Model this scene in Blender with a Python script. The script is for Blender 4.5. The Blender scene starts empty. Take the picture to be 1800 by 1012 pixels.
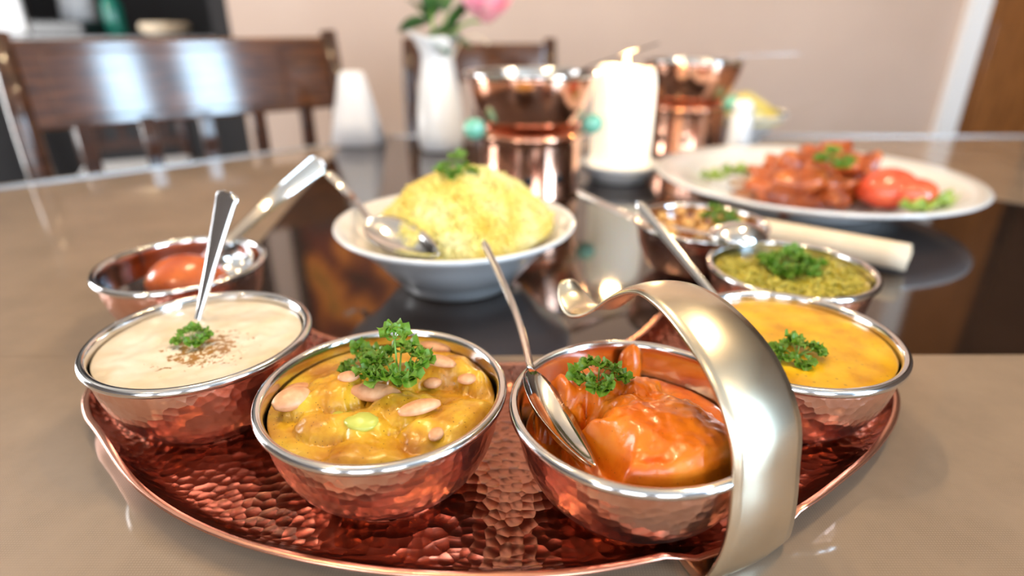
import bpy, bmesh, math, random
from mathutils import Vector, Matrix, noise
random.seed(7)
PI = math.pi
scene = bpy.context.scene

# ------------------------------------------------------------------ camera
F_PX, TH, CAM_H = 1044.3, 0.41447, 0.22926       # focal length in px of a 1800 px frame, pitch, height over the table
cam_d = bpy.data.cameras.new('camera')
cam = bpy.data.objects.new('camera', cam_d)
scene.collection.objects.link(cam)
cam.location = (0, 0, CAM_H)
cam.rotation_euler = (PI/2 - TH, 0, 0)
cam_d.sensor_width = 36.0
cam_d.lens = 36.0 * F_PX / 1800.0
cam_d.clip_start = 0.01
cam_d.dof.use_dof = True
cam_d.dof.focus_distance = 0.295
cam_d.dof.aperture_fstop = 3.0
scene.camera = cam

# ------------------------------------------------------------------ world, light, exposure
world = bpy.data.worlds.new('world'); scene.world = world
world.use_nodes = True
world.node_tree.nodes['Background'].inputs[0].default_value = (0.72, 0.84, 1.0, 1)
world.node_tree.nodes['Background'].inputs[1].default_value = 2.0
vs = scene.view_settings
vs.view_transform = 'Standard'; vs.look = 'None'; vs.gamma = 1; vs.use_curve_mapping = False
vs.exposure = 0.66
scene.cycles.max_bounces = 7; scene.cycles.diffuse_bounces = 3; scene.cycles.glossy_bounces = 4
scene.cycles.caustics_reflective = False; scene.cycles.caustics_refractive = False

def area(name, loc, rot, sx, sy, energy, col):
    l = bpy.data.lights.new(name, 'AREA'); l.shape = 'RECTANGLE'; l.size = sx; l.size_y = sy
    l.energy = energy; l.color = col
    o = bpy.data.objects.new(name, l); o.location = loc; o.rotation_euler = rot
    scene.collection.objects.link(o); return o
# daylight: two right-wall windows; unseen rear and left ones added as fill
DAY = (0.95, 0.97, 1.0)
RX, BY, LX = 3.0, -3.3, -3.4                       # right wall, wall behind the camera, left wall
WIN_R = [(-2.60, 0.54), (-1.68, 0.56)]             # y centre, width
FILL_WIN_B = [(-2.3, 1.1), (-0.65, 1.1), (1.0, 1.1)]    # x centre, width: unseen rear windows, added for fill light
for c, w in WIN_R: area('day_and_fill_light', (RX + 0.10, c, 0.58), (0, PI/2, 0), 2.50, w, 100, (0.52, 0.77, 1.0))
for c, w in FILL_WIN_B: area('day_and_fill_light', (c, BY - 0.10, 0.62), (PI/2, 0, 0), w, 1.7, 24, DAY)
FILL_WIN_L = [(1.35, 1.3)]                               # y centre, width: unseen window, added to brighten the table's back left
for c, w in FILL_WIN_L: area('day_and_fill_light', (LX - 0.10, c, 0.55), (0, -PI/2, 0), 1.9, w, 70, (1.0, 0.97, 0.93))

# ------------------------------------------------------------------ helpers
COL = scene.collection
def link(o, parent=None):
    COL.objects.link(o)
    if parent is not None: o.parent = parent
    return o
def tag(o, label=None, cat=None, group=None, kind=None):
    if label: o['label'] = label
    if cat: o['category'] = cat
    if group: o['group'] = group
    if kind: o['kind'] = kind
    return o
def thing(name, label, cat, loc=(0, 0, 0), rz=0, group=None):
    o = bpy.data.objects.new(name, None); link(o); o.empty_display_size = 0.02
    o.location = loc; o.rotation_euler = (0, 0, rz)
    return tag(o, label, cat, group)
def mesh(name, vf, m, parent=None, smooth=True, loc=None):
    me = bpy.data.meshes.new(name); me.from_pydata([tuple(v) for v in vf[0]], [], vf[1]); me.update()
    if smooth: me.polygons.foreach_set('use_smooth', [True] * len(me.polygons))
    if m: me.materials.append(m)
    o = bpy.data.objects.new(name, me); link(o, parent)
    if loc: o.location = loc
    return o
def join(*vfs):
    V, F = [], []
    for v, f in vfs:
        n = len(V); V += [tuple(p) for p in v]; F += [tuple(i + n for i in q) for q in f]
    return V, F
def move(vf, M): return [M @ Vector(p) for p in vf[0]], vf[1]
def lathe(prof, seg=64, closed=False):
    """profile [(r, z)...] spun round z; r == 0 ends become poles"""
    V, F, rows = [], [], []
    for r, z in prof:
        if r <= 1e-6: rows.append([len(V)] * seg); V.append((0, 0, z))
        else:
            rows.append(list(range(len(V), len(V) + seg)))
            V += [(r*math.cos(2*PI*k/seg), r*math.sin(2*PI*k/seg), z) for k in range(seg)]
    pairs = list(zip(rows, rows[1:])) + ([(rows[-1], rows[0])] if closed else [])
    for a, b in pairs:
        for k in range(seg):
            j = (k + 1) % seg
            q = [a[k], a[j], b[j], b[k]]
            u = []
            for i in q:
                if i not in u: u.append(i)
            if len(u) > 2: F.append(tuple(u))
    return V, F
def box(x0, x1, y0, y1, z0, z1):
    V = [(x, y, z) for z in (z0, z1) for y in (y0, y1) for x in (x0, x1)]
    return V, [(0, 2, 3, 1), (4, 5, 7, 6), (0, 1, 5, 4), (2, 6, 7, 3), (0, 4, 6, 2), (1, 3, 7, 5)]
def smooth_pts(pts, n=8, closed=False):
    """Catmull-Rom through the points"""
    P = [Vector(p) for p in pts]; out = []; m = len(P)
    for i in range(m if closed else m - 1):
        g = (lambda k: P[k % m]) if closed else (lambda k: P[max(0, min(m - 1, k))])
        p0, p1, p2, p3 = g(i - 1), g(i), g(i + 1), g(i + 2)
        for k in range(n):
            t = k / n
            out.append(0.5*((2*p1) + (p2 - p0)*t + (2*p0 - 5*p1 + 4*p2 - p3)*t*t + (3*p1 - p0 - 3*p2 + p3)*t**3))
    if not closed: out.append(P[-1])
    return out
def tube(pts, rad, seg=10, caps=True):
    P = [Vector(p) for p in pts]; n = len(P)
    R = rad if isinstance(rad, (list, tuple)) else [rad]*n
    V, F = [], []
    up = Vector((0, 0, 1)) if abs((P[1]-P[0]).normalized().z) < .9 else Vector((1, 0, 0))
    for i in range(n):
        t = (P[min(n-1, i+1)] - P[max(0, i-1)]).normalized()
        s = t.cross(up).normalized(); up = s.cross(t).normalized()
        for k in range(seg):
            a = 2*PI*k/seg; V.append(P[i] + (s*math.cos(a) + up*math.sin(a))*R[i])
    for i in range(n-1):
        for k in range(seg):
            j = (k+1) % seg; F.append((i*seg+k, i*seg+j, (i+1)*seg+j, (i+1)*seg+k))
    if caps: F.append(tuple(range(seg))[::-1]); F.append(tuple((n-1)*seg+k for k in range(seg)))
    return V, F
def blob(rx, ry, rz, seg=16, rings=10, amp=0.0, freq=1.0, seed=0, flat=None):
    V, F = lathe([(math.sin(PI*i/rings), -math.cos(PI*i/rings)) for i in range(rings+1)], seg)
    out = []
    for v in V:
        v = Vector(v); n = 1 + amp*noise.noise(v*freq + Vector((seed*3.7, seed*1.3, seed)))
        p = Vector((v.x*rx*n, v.y*ry*n, v.z*rz*n))
        if flat is not None and p.z < flat*rz: p.z = flat*rz
        out.append(p)
    return out, F
def bevel(o, w, n=2):
    b = o.modifiers.new('bevel', 'BEVEL'); b.width = w; b.segments = n; b.limit_method = 'ANGLE'; return o
def un(u, v, z=0.0):
    """point of the place at height z that the photograph shows at pixel (u, v): used once to measure positions"""
    a, b = (u-900)/F_PX, (506-v)/F_PX
    d = Vector((a, math.cos(TH)+b*math.sin(TH), -math.sin(TH)+b*math.cos(TH)))
    return Vector((0, 0, CAM_H)) + d*((z-CAM_H)/d.z)
def uy(u, v, y):
    a, b = (u-900)/F_PX, (506-v)/F_PX
    d = Vector((a, math.cos(TH)+b*math.sin(TH), -math.sin(TH)+b*math.cos(TH)))
    return Vector((0, 0, CAM_H)) + d*(y/d.y)

# ------------------------------------------------------------------ materials
class N:
    def __init__(s, name):
        s.m = bpy.data.materials.new(name); s.m.use_nodes = True; s.t = s.m.node_tree
        s.b = s.t.nodes['Principled BSDF']; s.tc = None
    def node(s, t, **kw):
        n = s.t.nodes.new(t)
        for k, v in kw.items():
            if k.startswith('_'): setattr(n, k[1:], v)
            else: n.inputs[k.replace('__', ' ')].default_value = v
        return n
    def co(s):
        if not s.tc: s.tc = s.node('ShaderNodeTexCoord')
        return s.tc.outputs['Object']
    def l(s, a, b): s.t.links.new(a, b)
    def noise(s, scale, detail=4, rough=.55, co=None):
        n = s.node('ShaderNodeTexNoise', Scale=scale, Detail=detail, Roughness=rough); s.l(co or s.co(), n.inputs['Vector']); return n.outputs['Fac']
    def ramp(s, fac, stops):
        r = s.node('ShaderNodeValToRGB'); e = r.color_ramp.elements
        while len(e) < len(stops): e.new(0.5)
        for q, (p, c) in zip(e, stops): q.position = p; q.color = (*c, 1)
        s.l(fac, r.inputs[0]); return r.outputs[0]
    def mix(s, fac, a, b):
        n = s.node('ShaderNodeMix', _data_type='RGBA')
        s.l(fac, n.inputs[0])
        for sock, v in ((n.inputs[6], a), (n.inputs[7], b)):
            if isinstance(v, tuple): sock.default_value = (*v, 1)
            else: s.l(v, sock)
        return n.outputs[2]
    def bump(s, h, strength, dist):
        n = s.node('ShaderNodeBump', Strength=strength, Distance=dist); s.l(h, n.inputs['Height']); s.l(n.outputs[0], s.b.inputs['Normal'])
    def set(s, **kw):
        for k, v in kw.items():
            i = s.b.inputs[k.replace('__', ' ')]
            if isinstance(v, tuple): i.default_value = (*v, 1) if len(v) == 3 and i.type == 'RGBA' else v
            elif hasattr(v, 'is_linked'): s.l(v, i)
            else: i.default_value = v
        return s
def plain(name, col, rough=.5, metal=0, **kw):
    return N(name).set(Base__Color=col, Roughness=rough, Metallic=metal, **kw).m

def hammered(name, c1, c2, rough, scale, strength, dist):
    n = N(name)
    v = n.node('ShaderNodeTexVoronoi', _feature='F1', Scale=scale, Randomness=.70); n.l(n.co(), v.inputs['Vector'])
    p = n.node('ShaderNodeMath', _operation='POWER'); n.l(v.outputs['Distance'], p.inputs[0]); p.inputs[1].default_value = 2.0
    n.bump(p.outputs[0], strength, dist)
    n.set(Base__Color=n.ramp(n.noise(scale*.35, 3), [(.3, c1), (.7, c2)]), Metallic=1.0, Roughness=rough)
    return n.m
M = {}
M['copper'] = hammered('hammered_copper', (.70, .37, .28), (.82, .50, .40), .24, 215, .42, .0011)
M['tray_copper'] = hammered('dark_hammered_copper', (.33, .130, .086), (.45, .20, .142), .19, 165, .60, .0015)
M['tray_rim'] = plain('tray_rim_copper', (.72, .36, .26), .25, 1.0)
M['copper_smooth'] = plain('polished_copper', (.86, .46, .32), .16, 1.0)
M['steel'] = plain('polished_steel', (.74, .74, .75), .13, 1.0)
M['spoon'] = plain('spoon_steel', (.78, .78, .78), .12, 1.0)
n = N('satin_brass'); n.set(Base__Color=n.ramp(n.noise(60, 3), [(.3, (.74, .65, .50)), (.7, (.80, .72, .57))]), Metallic=1.0, Roughness=.27); M['brass'] = n.m
M['brass_in'] = plain('yellow_brass', (.86, .60, .26), .22, 1.0)
n = N('beige_cloth_under_glass')
w1 = n.node('ShaderNodeTexWave', Scale=230, Distortion=.6, Detail=1); n.l(n.co(), w1.inputs['Vector'])
w2 = n.node('ShaderNodeTexWave', _bands_direction='Y', Scale=230, Distortion=.6, Detail=1); n.l(n.co(), w2.inputs['Vector'])
mx = n.node('ShaderNodeMath', _operation='MULTIPLY'); n.l(w1.outputs['Fac'], mx.inputs[0]); n.l(w2.outputs['Fac'], mx.inputs[1])
weave = n.mix(mx.outputs[0], (.215, .155, .108), (.315, .232, .165))
n.set(Base__Color=n.mix(n.ramp(n.noise(11, 6, .65), [(.38, (0, 0, 0)), (.62, (1, 1, 1))]), weave, (.290, .212, .150)), Roughness=.75, Coat__Weight=1.0, Coat__Roughness=.05, Coat__IOR=1.5)
M['cloth'] = n.m
n = N('dark_polished_table'); n.set(Base__Color=n.ramp(n.noise(4, 5), [(.3, (.018, .010, .007)), (.7, (.035, .020, .014))]), Roughness=.06, IOR=2.0); M['table'] = n.m
M['counter'] = plain('grey_counter_top', (.20, .20, .21), .35)
M['table_edge'] = plain('pale_table_edge', (.55, .55, .56), .25, .3)
def wood(name, a, b, rough=.3, scale=(3, 3, 22), coat=.6):
    n = N(name); mp = n.node('ShaderNodeMapping'); mp.inputs['Scale'].default_value = scale; n.l(n.co(), mp.inputs[0])
    f = n.noise(3, 5, .6, mp.outputs[0])
    n.set(Specular__IOR__Level=.15, Base__Color=n.ramp(f, [(.32, a), (.68, b)]), Roughness=rough, Coat__Weight=coat, Coat__Roughness=.09); return n.m
M['chair'] = wood('dark_varnished_wood', (.016, .006, .004), (.075, .025, .010), .35, (4, 4, 30), 1.0)
M['chair_panel'] = wood('reddish_varnished_wood', (.030, .009, .004), (.135, .046, .013), .3, (4, 4, 26), 1.0)
M['door'] = wood('brown_door_wood', (.17, .062, .016), (.30, .115, .030), .4, (22, 22, 2.5), .3)
M['white_paint'] = plain('white_painted_trim', (.80, .80, .82), .4)
n = N('beige_wall'); n.set(Base__Color=n.ramp(n.noise(2.2, 4), [(.3, (.50, .375, .31)), (.7, (.555, .425, .355))]), Roughness=.85); n.bump(n.noise(180, 2), .06, .002); M['wall'] = n.m
M['wall_brown'] = plain('brown_wall', (.085, .060, .047), .7)
M['dark_wall'] = plain('dark_room_wall', (.012, .011, .013), .8)
M['ceiling'] = plain('white_ceiling', (.50, .46, .41), .9)
n = N('dark_floor'); n.set(Base__Color=n.ramp(n.noise(3, 4), [(.3, (.035, .030, .028)), (.7, (.07, .06, .055))]), Roughness=.35); M['floor'] = n.m
M['porcelain'] = plain('white_porcelain', (.80, .81, .83), .18, Coat__Weight=.5, Coat__Roughness=.05)
M['porcelain_vase'] = plain('white_glazed_vase', (.82, .82, .82), .25, Coat__Weight=.4)
M['napkin'] = plain('white_linen', (.80, .80, .82), .8)
n = N('cream_roll'); n.set(Base__Color=n.ramp(n.noise(30, 4), [(.3, (.76, .60, .42)), (.7, (.84, .70, .53))]), Roughness=.7); n.bump(n.noise(120, 3), .3, .002); M['roll'] = n.m
M['black'] = plain('black_plastic', (.012, .012, .014), .3)
M['grey_seat'] = plain('pale_grey_seat', (.62, .64, .68), .7)
n = N('parsley_green'); n.set(Base__Color=n.ramp(n.noise(170, 3), [(.32, (.020, .080, .003)), (.5, (.075, .215, .008)), (.68, (.34, .50, .06))]), Roughness=.42, Subsurface__Weight=.0, Specular__IOR__Level=.45); M['parsley'] = n.m
M['stem'] = plain('green_stem', (.16, .34, .05), .45)
n = N('dark_leaf'); n.set(Base__Color=n.ramp(n.noise(40, 3), [(.3, (.010, .045, .010)), (.7, (.05, .16, .03))]), Roughness=.35); M['leaf'] = n.m
n = N('pink_petal'); n.set(Base__Color=n.ramp(n.noise(14, 2), [(.3, (.85, .22, .36)), (.7, (.95, .56, .60))]), Roughness=.55, Subsurface__Weight=.2, Subsurface__Radius=(.01, .005, .005)); M['petal'] = n.m
def food(name, stops, scale, rough=.3, specks=None, bump=(90, .25, .0015), coat=.15, detail=5, sss=0.0):
    n = N(name); c = n.ramp(n.noise(scale, detail), stops)
    if specks:
        col, sc, th = specks
        v = n.node('ShaderNodeTexVoronoi', Scale=sc); n.l(n.co(), v.inputs['Vector'])
        lt = n.node('ShaderNodeMath', _operation='LESS_THAN'); n.l(v.outputs['Distance'], lt.inputs[0]); lt.inputs[1].default_value = th
        c = n.mix(lt.outputs[0], c, col)
    n.set(Base__Color=c, Roughness=rough, Coat__Weight=coat, Coat__Roughness=.08)
    if sss: n.set(Subsurface__Weight=sss, Subsurface__Radius=(.006, .003, .001), Subsurface__Scale=.6)
    if bump: n.bump(n.noise(bump[0], 4), bump[1], bump[2])
    return n.m
M['korma'] = food('yellow_brown_curry', [(.34, (.42, .160, .010)), (.48, (.58, .290, .018)), (.62, (.70, .440, .035))], 42, .30, ((.16, .07, .01), 380, .115), (160, .35, .0015))
M['tikka'] = food('orange_curry', [(.28, (.60, .085, .003)), (.50, (.84, .195, .007)), (.72, (.90, .30, .018))], 42, .30, ((.45, .10, .01), 300, .10), (110, .35, .0018), .22)
M['sauce'] = food('dark_red_sauce', [(.3, (.10, .014, .004)), (.7, (.24, .045, .008))], 50, .12, None, None, .8)
M['dal'] = food('yellow_dal', [(.34, (.54, .245, .003)), (.5, (.70, .375, .006)), (.64, (.76, .47, .014))], 38, .30, ((.50, .28, .02), 170, .15), (120, .15, .001))
M['green_dal'] = food('green_yellow_dal', [(.30, (.20, .19, .018)), (.5, (.42, .36, .035)), (.7, (.62, .52, .09))], 140, .32, None, (200, .5, .002))
M['gravy'] = food('brown_gravy', [(.3, (.22, .055, .010)), (.7, (.46, .17, .030))], 60, .2, None, (120, .2, .001), .7)
M['chickpea'] = food('golden_chickpea', [(.3, (.62, .30, .08)), (.7, (.80, .50, .17))], 60, .35, None, None)
M['syrup'] = food('dark_syrup', [(.3, (.012, .004, .003)), (.7, (.025, .007, .005))], 40, .06, None, None, 1.0)
M['gulab'] = food('orange_brown_dumpling', [(.3, (.44, .065, .008)), (.7, (.66, .135, .018))], 60, .3, ((.20, .03, .008), 190, .10), (300, .1, .0006), .7)
n = N('cream_yoghurt')
sep = n.node('ShaderNodeVectorMath', _operation='DISTANCE'); n.l(n.co(), sep.inputs[0]); sep.inputs[1].default_value = (.006, -.010, .049)
mr = n.node('ShaderNodeMapRange'); n.l(sep.outputs['Value'], mr.inputs[0]); mr.inputs[1].default_value = .012; mr.inputs[2].default_value = .044; mr.inputs[3].default_value = .475; mr.inputs[4].default_value = .78
gt = n.node('ShaderNodeMath', _operation='GREATER_THAN'); n.l(n.noise(260, 6, .7), gt.inputs[0]); n.l(mr.outputs[0], gt.inputs[1])
base = n.ramp(n.noise(50, 4), [(.3, (.76, .62, .44)), (.7, (.82, .75, .64))])
n.set(Base__Color=n.mix(gt.outputs[0], base, (.36, .17, .045)), Roughness=.3, Coat__Weight=.4, Coat__Roughness=.1); n.bump(n.noise(90, 3), .2, .0015); M['raita'] = n.m
n = N('yellow_rice'); n.set(Base__Color=n.ramp(n.noise(26, 4), [(.30, (.76, .50, .05)), (.5, (.82, .69, .20)), (.7, (.84, .79, .45))]), Roughness=.45); M['rice'] = n.m
n = N('roasted_nut'); n.set(Base__Color=n.ramp(n.noise(110, 3), [(.3, (.56, .24, .11)), (.55, (.70, .37, .20)), (.75, (.78, .49, .30))]), Roughness=.4); M['nut'] = n.m
M['veg_green'] = plain('pale_green_vegetable', (.50, .52, .10), .3)
n = N('roast_meat'); n.set(Base__Color=n.ramp(n.noise(45, 5), [(.3, (.24, .035, .008)), (.55, (.50, .11, .022)), (.72, (.66, .21, .05))]), Roughness=.3, Coat__Weight=.5); n.bump(n.noise(70, 4), .5, .003); M['meat'] = n.m
M['tomato'] = food('red_tomato', [(.3, (.72, .060, .022)), (.7, (.84, .16, .07))], 30, .22, None, None, .6)
M['lettuce'] = food('lettuce_green', [(.3, (.14, .30, .03)), (.7, (.42, .58, .14))], 40, .4, None, None, .2)
M['onion'] = food('pale_onion', [(.3, (.70, .55, .45)), (.7, (.82, .72, .62))], 30, .35, None, None, .2)
n = N('candle_wax'); n.set(Base__Color=(.92, .88, .80), Roughness=.5, Subsurface__Weight=.6, Subsurface__Radius=(.05, .03, .02), Emission__Color=(1.0, .80, .55), Emission__Strength=.6); M['wax'] = n.m  # flame light glowing through the wax is put into its emission
n = N('flame'); n.set(Base__Color=(1, .5, .1), Emission__Color=(1.0, .50, .14), Emission__Strength=12); M['flame'] = n.m
M['teal'] = plain('green_glass_knob', (.20, .58, .40), .12, Coat__Weight=1.0)
M['teal_dark'] = plain('teal_glass', (.012, .17, .125), .1)
n = N('bulb'); n.set(Base__Color=(1, .8, .5), Emission__Color=(1.0, .72, .40), Emission__Strength=30); M['bulb'] = n.m
n = N('abstract_picture'); n.set(Base__Color=n.ramp(n.noise(5, 4), [(.35, (.010, .010, .010)), (.48, (.16, .02, .01)), (.56, (.75, .23, .03)), (.68, (.03, .10, .02))]), Roughness=.3); M['picture'] = n.m

# ------------------------------------------------------------------ the room
FZ, CZ, WY = -0.75, 1.95, 2.30
def struct(name, vf, m, parent=None):
    o = mesh(name, vf, m, parent, smooth=False)
    if parent is None: o['kind'] = 'structure'
    return o
struct('floor', box(LX-.1, RX+.1, BY-.1, 5.1, FZ-.1, FZ), M['floor'])
struct('ceiling', box(LX-.1, RX+.1, BY-.1, 5.1, CZ, CZ+.1), M['ceiling'])
WX0 = -0.434*WY                                   # left end of the beige wall
DX0, DX1 = .722*WY, .856*WY                        # door leaf
struct('wall_back', box(WX0, .690*WY, WY, WY+.12, FZ, CZ), M['wall'])
struct('wall_end', box(LX, WX0, 4.6, 4.72, FZ, CZ), M['dark_wall'])
struct('wall_divider', box(WX0-.12, WX0, WY+.121, 4.6, FZ, CZ), M['dark_wall'])
struct('wall_passage', box(DX1+.02, RX, WY+1.1, WY+1.2, FZ, CZ), M['dark_wall'])
struct('trim_1', box(.690*WY, DX0, WY-.03, WY+.14, FZ, CZ), M['white_paint'])
d = struct('door_1', box(DX0+.001, DX1, WY+.01, WY+.055, FZ+.005, CZ), M['door'])
for z0, z1 in ((FZ+.15, .25), (.40, CZ-.15)):
    bevel(struct('door_panel', box(DX0+.05, DX1-.06, WY-.002, WY+.012, z0, z1), M['door'], d), .008)
# walls with window openings; the rear and left openings are added for fill
def wall_windows(name, axis, at, lo, hi, wins, z0, z1, inward):
    pieces = []; cur = lo
    for c, w in sorted(wins):
        pieces.append((cur, c-w/2, FZ, CZ)); pieces.append((c-w/2, c+w/2, FZ, z0)); pieces.append((c-w/2, c+w/2, z1, CZ)); cur = c+w/2
    pieces.append((cur, hi, FZ, CZ))
    t = .12
    B = lambda a0, a1, q0, q1, d0=0, d1=t: (box(at+d0*inward, at+d1*inward, a0, a1, q0, q1) if axis == 'x' else box(a0, a1, at+d0*inward, at+d1*inward, q0, q1))
    fix = lambda b: ([(p) for p in b[0]], b[1])
    struct(name, join(*[fix(B(*p)) for p in pieces]), M['wall_brown'])
    return B
def window(idx, B, c, w, z0, z1):
    fr = [B(c-w/2, c-w/2+.04, z0, z1, .03, .09), B(c+w/2-.04, c+w/2, z0, z1, .03, .09), B(c-w/2+.04, c+w/2-.04, z0, z0+.04, .03, .09), B(c-w/2+.04, c+w/2-.04, z1-.04, z1, .03, .09)]
    o = struct('window_%d' % idx, join(*fr), M['white_paint'])
    mesh('mullion', B(c-w/2+.04, c+w/2-.04, (z0+z1)/2-.015, (z0+z1)/2+.015, .045, .075), M['white_paint'], o, False)
k = 1
B = wall_windows('wall_right', 'x', RX, BY, 5.0, WIN_R, -.68, 1.84, 1)
for c, w in WIN_R: window(k, B, c, w, -.68, 1.84); k += 1
B = wall_windows('wall_rear', 'y', BY, LX, RX, FILL_WIN_B, -.25, 1.49, -1)
for c, w in FILL_WIN_B: window(k, B, c, w, -.25, 1.49); k += 1

B = wall_windows('wall_left', 'x', LX, BY, 4.6, FILL_WIN_L, -.42, 1.52, -1)
for c, w in FILL_WIN_L: window(k, B, c, w, -.42, 1.52); k += 1

# picture on the back wall (its orange shows mirrored in the table)
pic = thing('wall_picture', 'dark framed orange picture on the beige wall, mirrored in the table', 'picture', (-.62, WY, .45))
fr = [box(-.27, .27, -.03, -.001, 0, .04), box(-.27, .27, -.03, -.001, .66, .70), box(-.27, -.23, -.03, -.001, .04, .66), box(.23, .27, -.03, -.001, .04, .66)]
mesh('frame', join(*fr), M['black'], pic, False)
mesh('canvas', box(-.23, .23, -.018, -.002, .04, .66), M['picture'], pic, False)

# recessed ceiling lamps (warm points in the metal)
def lamp(x, y, label):
    t = thing('ceiling_lamp', label, 'lamp', (x, y, CZ-.14), 0, 'warm ceiling lamps')
    mesh('shade', lathe([(.02, .14), (.075, .13), (.085, .02), (.080, .02), (.07, .12), (.0, .125)], 24), M['black'], t)
    mesh('bulb', blob(.030, .030, .036, 12, 8), M['bulb'], t, loc=(0, 0, .045))
    l = bpy.data.lights.new('lamp_light', 'POINT'); l.energy = 16; l.color = (1.0, .74, .44); l.shadow_soft_size = .035
    o = bpy.data.objects.new('lamp_light', l); link(o, t); o.location = (0, 0, -.03)
for x, y, s in ((-.62, .70, 'over the left of the table, near side'), (-.48, .92, 'over the left of the table, far side'), (.72, .55, 'over the right of the table, near side'), (.90, .80, 'over the right of the table, far side'), (-1.3, -1.2, 'behind the camera, left'), (1.6, -1.1, 'behind the camera, right')):
    lamp(x, y, 'warm black ceiling lamp ' + s)

# ------------------------------------------------------------------ dining table
TP = [(-1.30, .47), (-.36, 1.295), (-.30, 1.385), (1.35, 1.385), (1.45, 1.28), (1.45, -.12), (1.3, -.3), (-1.2, -.3), (-1.30, -.2)]
def prism(pts, z0, z1):
    n = len(pts)
    return [(x, y, z0) for x, y in pts] + [(x, y, z1) for x, y in pts], [tuple(range(n)), tuple(range(2*n-1, n-1, -1))] + [(i, i+n, (i+1) % n + n, (i+1) % n) for i in range(n)]
tb = thing('dining_table', 'large dark polished dining table with beige cloths along its sides', 'table', (0, 0, FZ))
off = -FZ
mesh('table_top', prism(TP, off-.030, off-.0015), M['table'], tb, False)
def grow(pts, d):
    cx = sum(p[0] for p in pts)/len(pts); cy = sum(p[1] for p in pts)/len(pts)
    out = []
    n = len(pts)
    for i in range(n):
        a, b, c = Vector(pts[i-1]), Vector(pts[i]), Vector(pts[(i+1) % n])
        n1 = Vector((-(b-a).y, (b-a).x)).normalized(); n2 = Vector((-(c-b).y, (c-b).x)).normalized()
        if n1.dot(b-Vector((cx, cy))) < 0: n1 = -n1
        if n2.dot(b-Vector((cx, cy))) < 0: n2 = -n2
        m = (n1+n2).normalized(); out.append(tuple(b + m*(d/max(.3, m.dot(n1)))))
    return out
TG = grow(TP, .012)
nn = len(TP)
ev = [(x, y, z) for z in (off-.034, off+.001) for pts in (TP, TG) for x, y in pts]
ef = []
for i in range(nn):
    j = (i+1) % nn
    a, b, c, e_ = i, nn+i, 2*nn+i, 3*nn+i
    a2, b2, c2, e2 = j, nn+j, 2*nn+j, 3*nn+j
    ef += [(a, a2, b2, b), (c, e_, e2, c2), (b, b2, e2, e_), (a, c, c2, a2)]
mesh('edge_band', (ev, ef), M['table_edge'], tb, False)
for x, y in ((-1.05, .2), (1.2, -.1), (1.2, 1.15), (-.2, 1.15)):
    mesh('leg', box(x-.04, x+.04, y-.04, y+.04, 0, off-.031), M['table'], tb, False)
# beige cloths lying on the table's sides
def cloth(label, pts):
    o = mesh('table_cloth', prism(pts, -.0014, 0.0), M['cloth'], None, False); tag(o, label, 'table cloth', 'beige cloths on the table')
cloth('beige table cloth under the copper tray at the front', [(-1.27, .388), (1.42, .399), (1.42, -.08), (1.28, -.27), (-1.17, -.27), (-1.27, -.16)])
cloth('beige table cloth on the left side of the table', [(-1.27, .3895), (-.262, .3915), (-.300, .7076), (-.355, 1.2073), (-.360, 1.268), (-1.27, .47)])
cloth('beige table cloth at the far right behind the white plate', [(.10, 1.225), (.34, 1.225), (.78, .76), (1.42, .76), (1.42, 1.27), (1.34, 1.36), (.10, 1.36)])

# ------------------------------------------------------------------ chairs
def chair(name, label, pl, pr, ztop, zpan, group=None, cat='chair', pale=False, slats=5, lean=.03):
    """pl, pr: back posts on the floor plan; back faces the table"""
    pl, pr = Vector(pl), Vector(pr); w = (pr-pl).length; ang = math.atan2((pr-pl).y, (pr-pl).x)
    t = thing(name, label, cat, (*((pl+pr)/2), FZ), ang, group)
    H = ztop - FZ; hp = zpan - FZ; h = w/2; S = -FZ - .30       # seat height .45
    # local frame: x along the back, -y towards the table
    def post(x): return tube([(x, -.02, 0), (x, 0, S), (x, lean*.3, hp), (x, lean*.3+.15*(H-hp), H+.012)], [.019, .022, .021, .018], 12)
    mesh('back_post', post(-h), M['chair'], t); mesh('back_post', post(h), M['chair'], t)
    tilt = lambda b: ([(x, y + (z-hp)*.15, z) for x, y, z in b[0]], b[1])
    p = mesh('back_panel', tilt(box(-h+.014, h-.014, lean-.032, lean-.006, hp, H)), M['chair_panel'], t, False); bevel(p, .006)
    q = mesh('raised_field', tilt(box(-h+.05, h-.12, lean-.037, lean-.030, hp+.018, H-.018)), M['chair_panel'], p, False); bevel(q, .004, 3)
    for k in range(slats):
        x = -h + .03 + (w-.06)*(k+.5)/slats
        bevel(mesh('back_slat', box(x-.014, x+.014, -.002, .014, S+.10, hp+.012), M['chair'], t, False), .003)
    mesh('back_rail', box(-h+.014, h-.014, -.005, .015, S+.06, S+.10), M['chair'], t, False)
    bevel(mesh('seat', box(-h-.01, h+.01, -.42, .0, S-.03, S+.015), M['grey_seat'] if pale else M['chair'], t, False), .012, 3)
    for x in (-h+.015, h-.015):
        mesh('front_leg', tube([(x, -.39, 0), (x, -.39, S-.02)], [.017, .02], 10), M['chair'], t)
        mesh('side_stretcher', box(x-.01, x+.01, -.38, -.015, .16, .185), M['chair'], t, False)
    return t
chair('dining_chair', 'dark wooden chair with wide glossy back panel beyond the table, far left', (-.855, 1.070), (-.396, 1.433), .208, .058)
chair('dining_chair', 'dark wooden chair facing us behind the white flower vase', (-.295, 1.80), (.105, 1.775), .186, .085)
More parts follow.
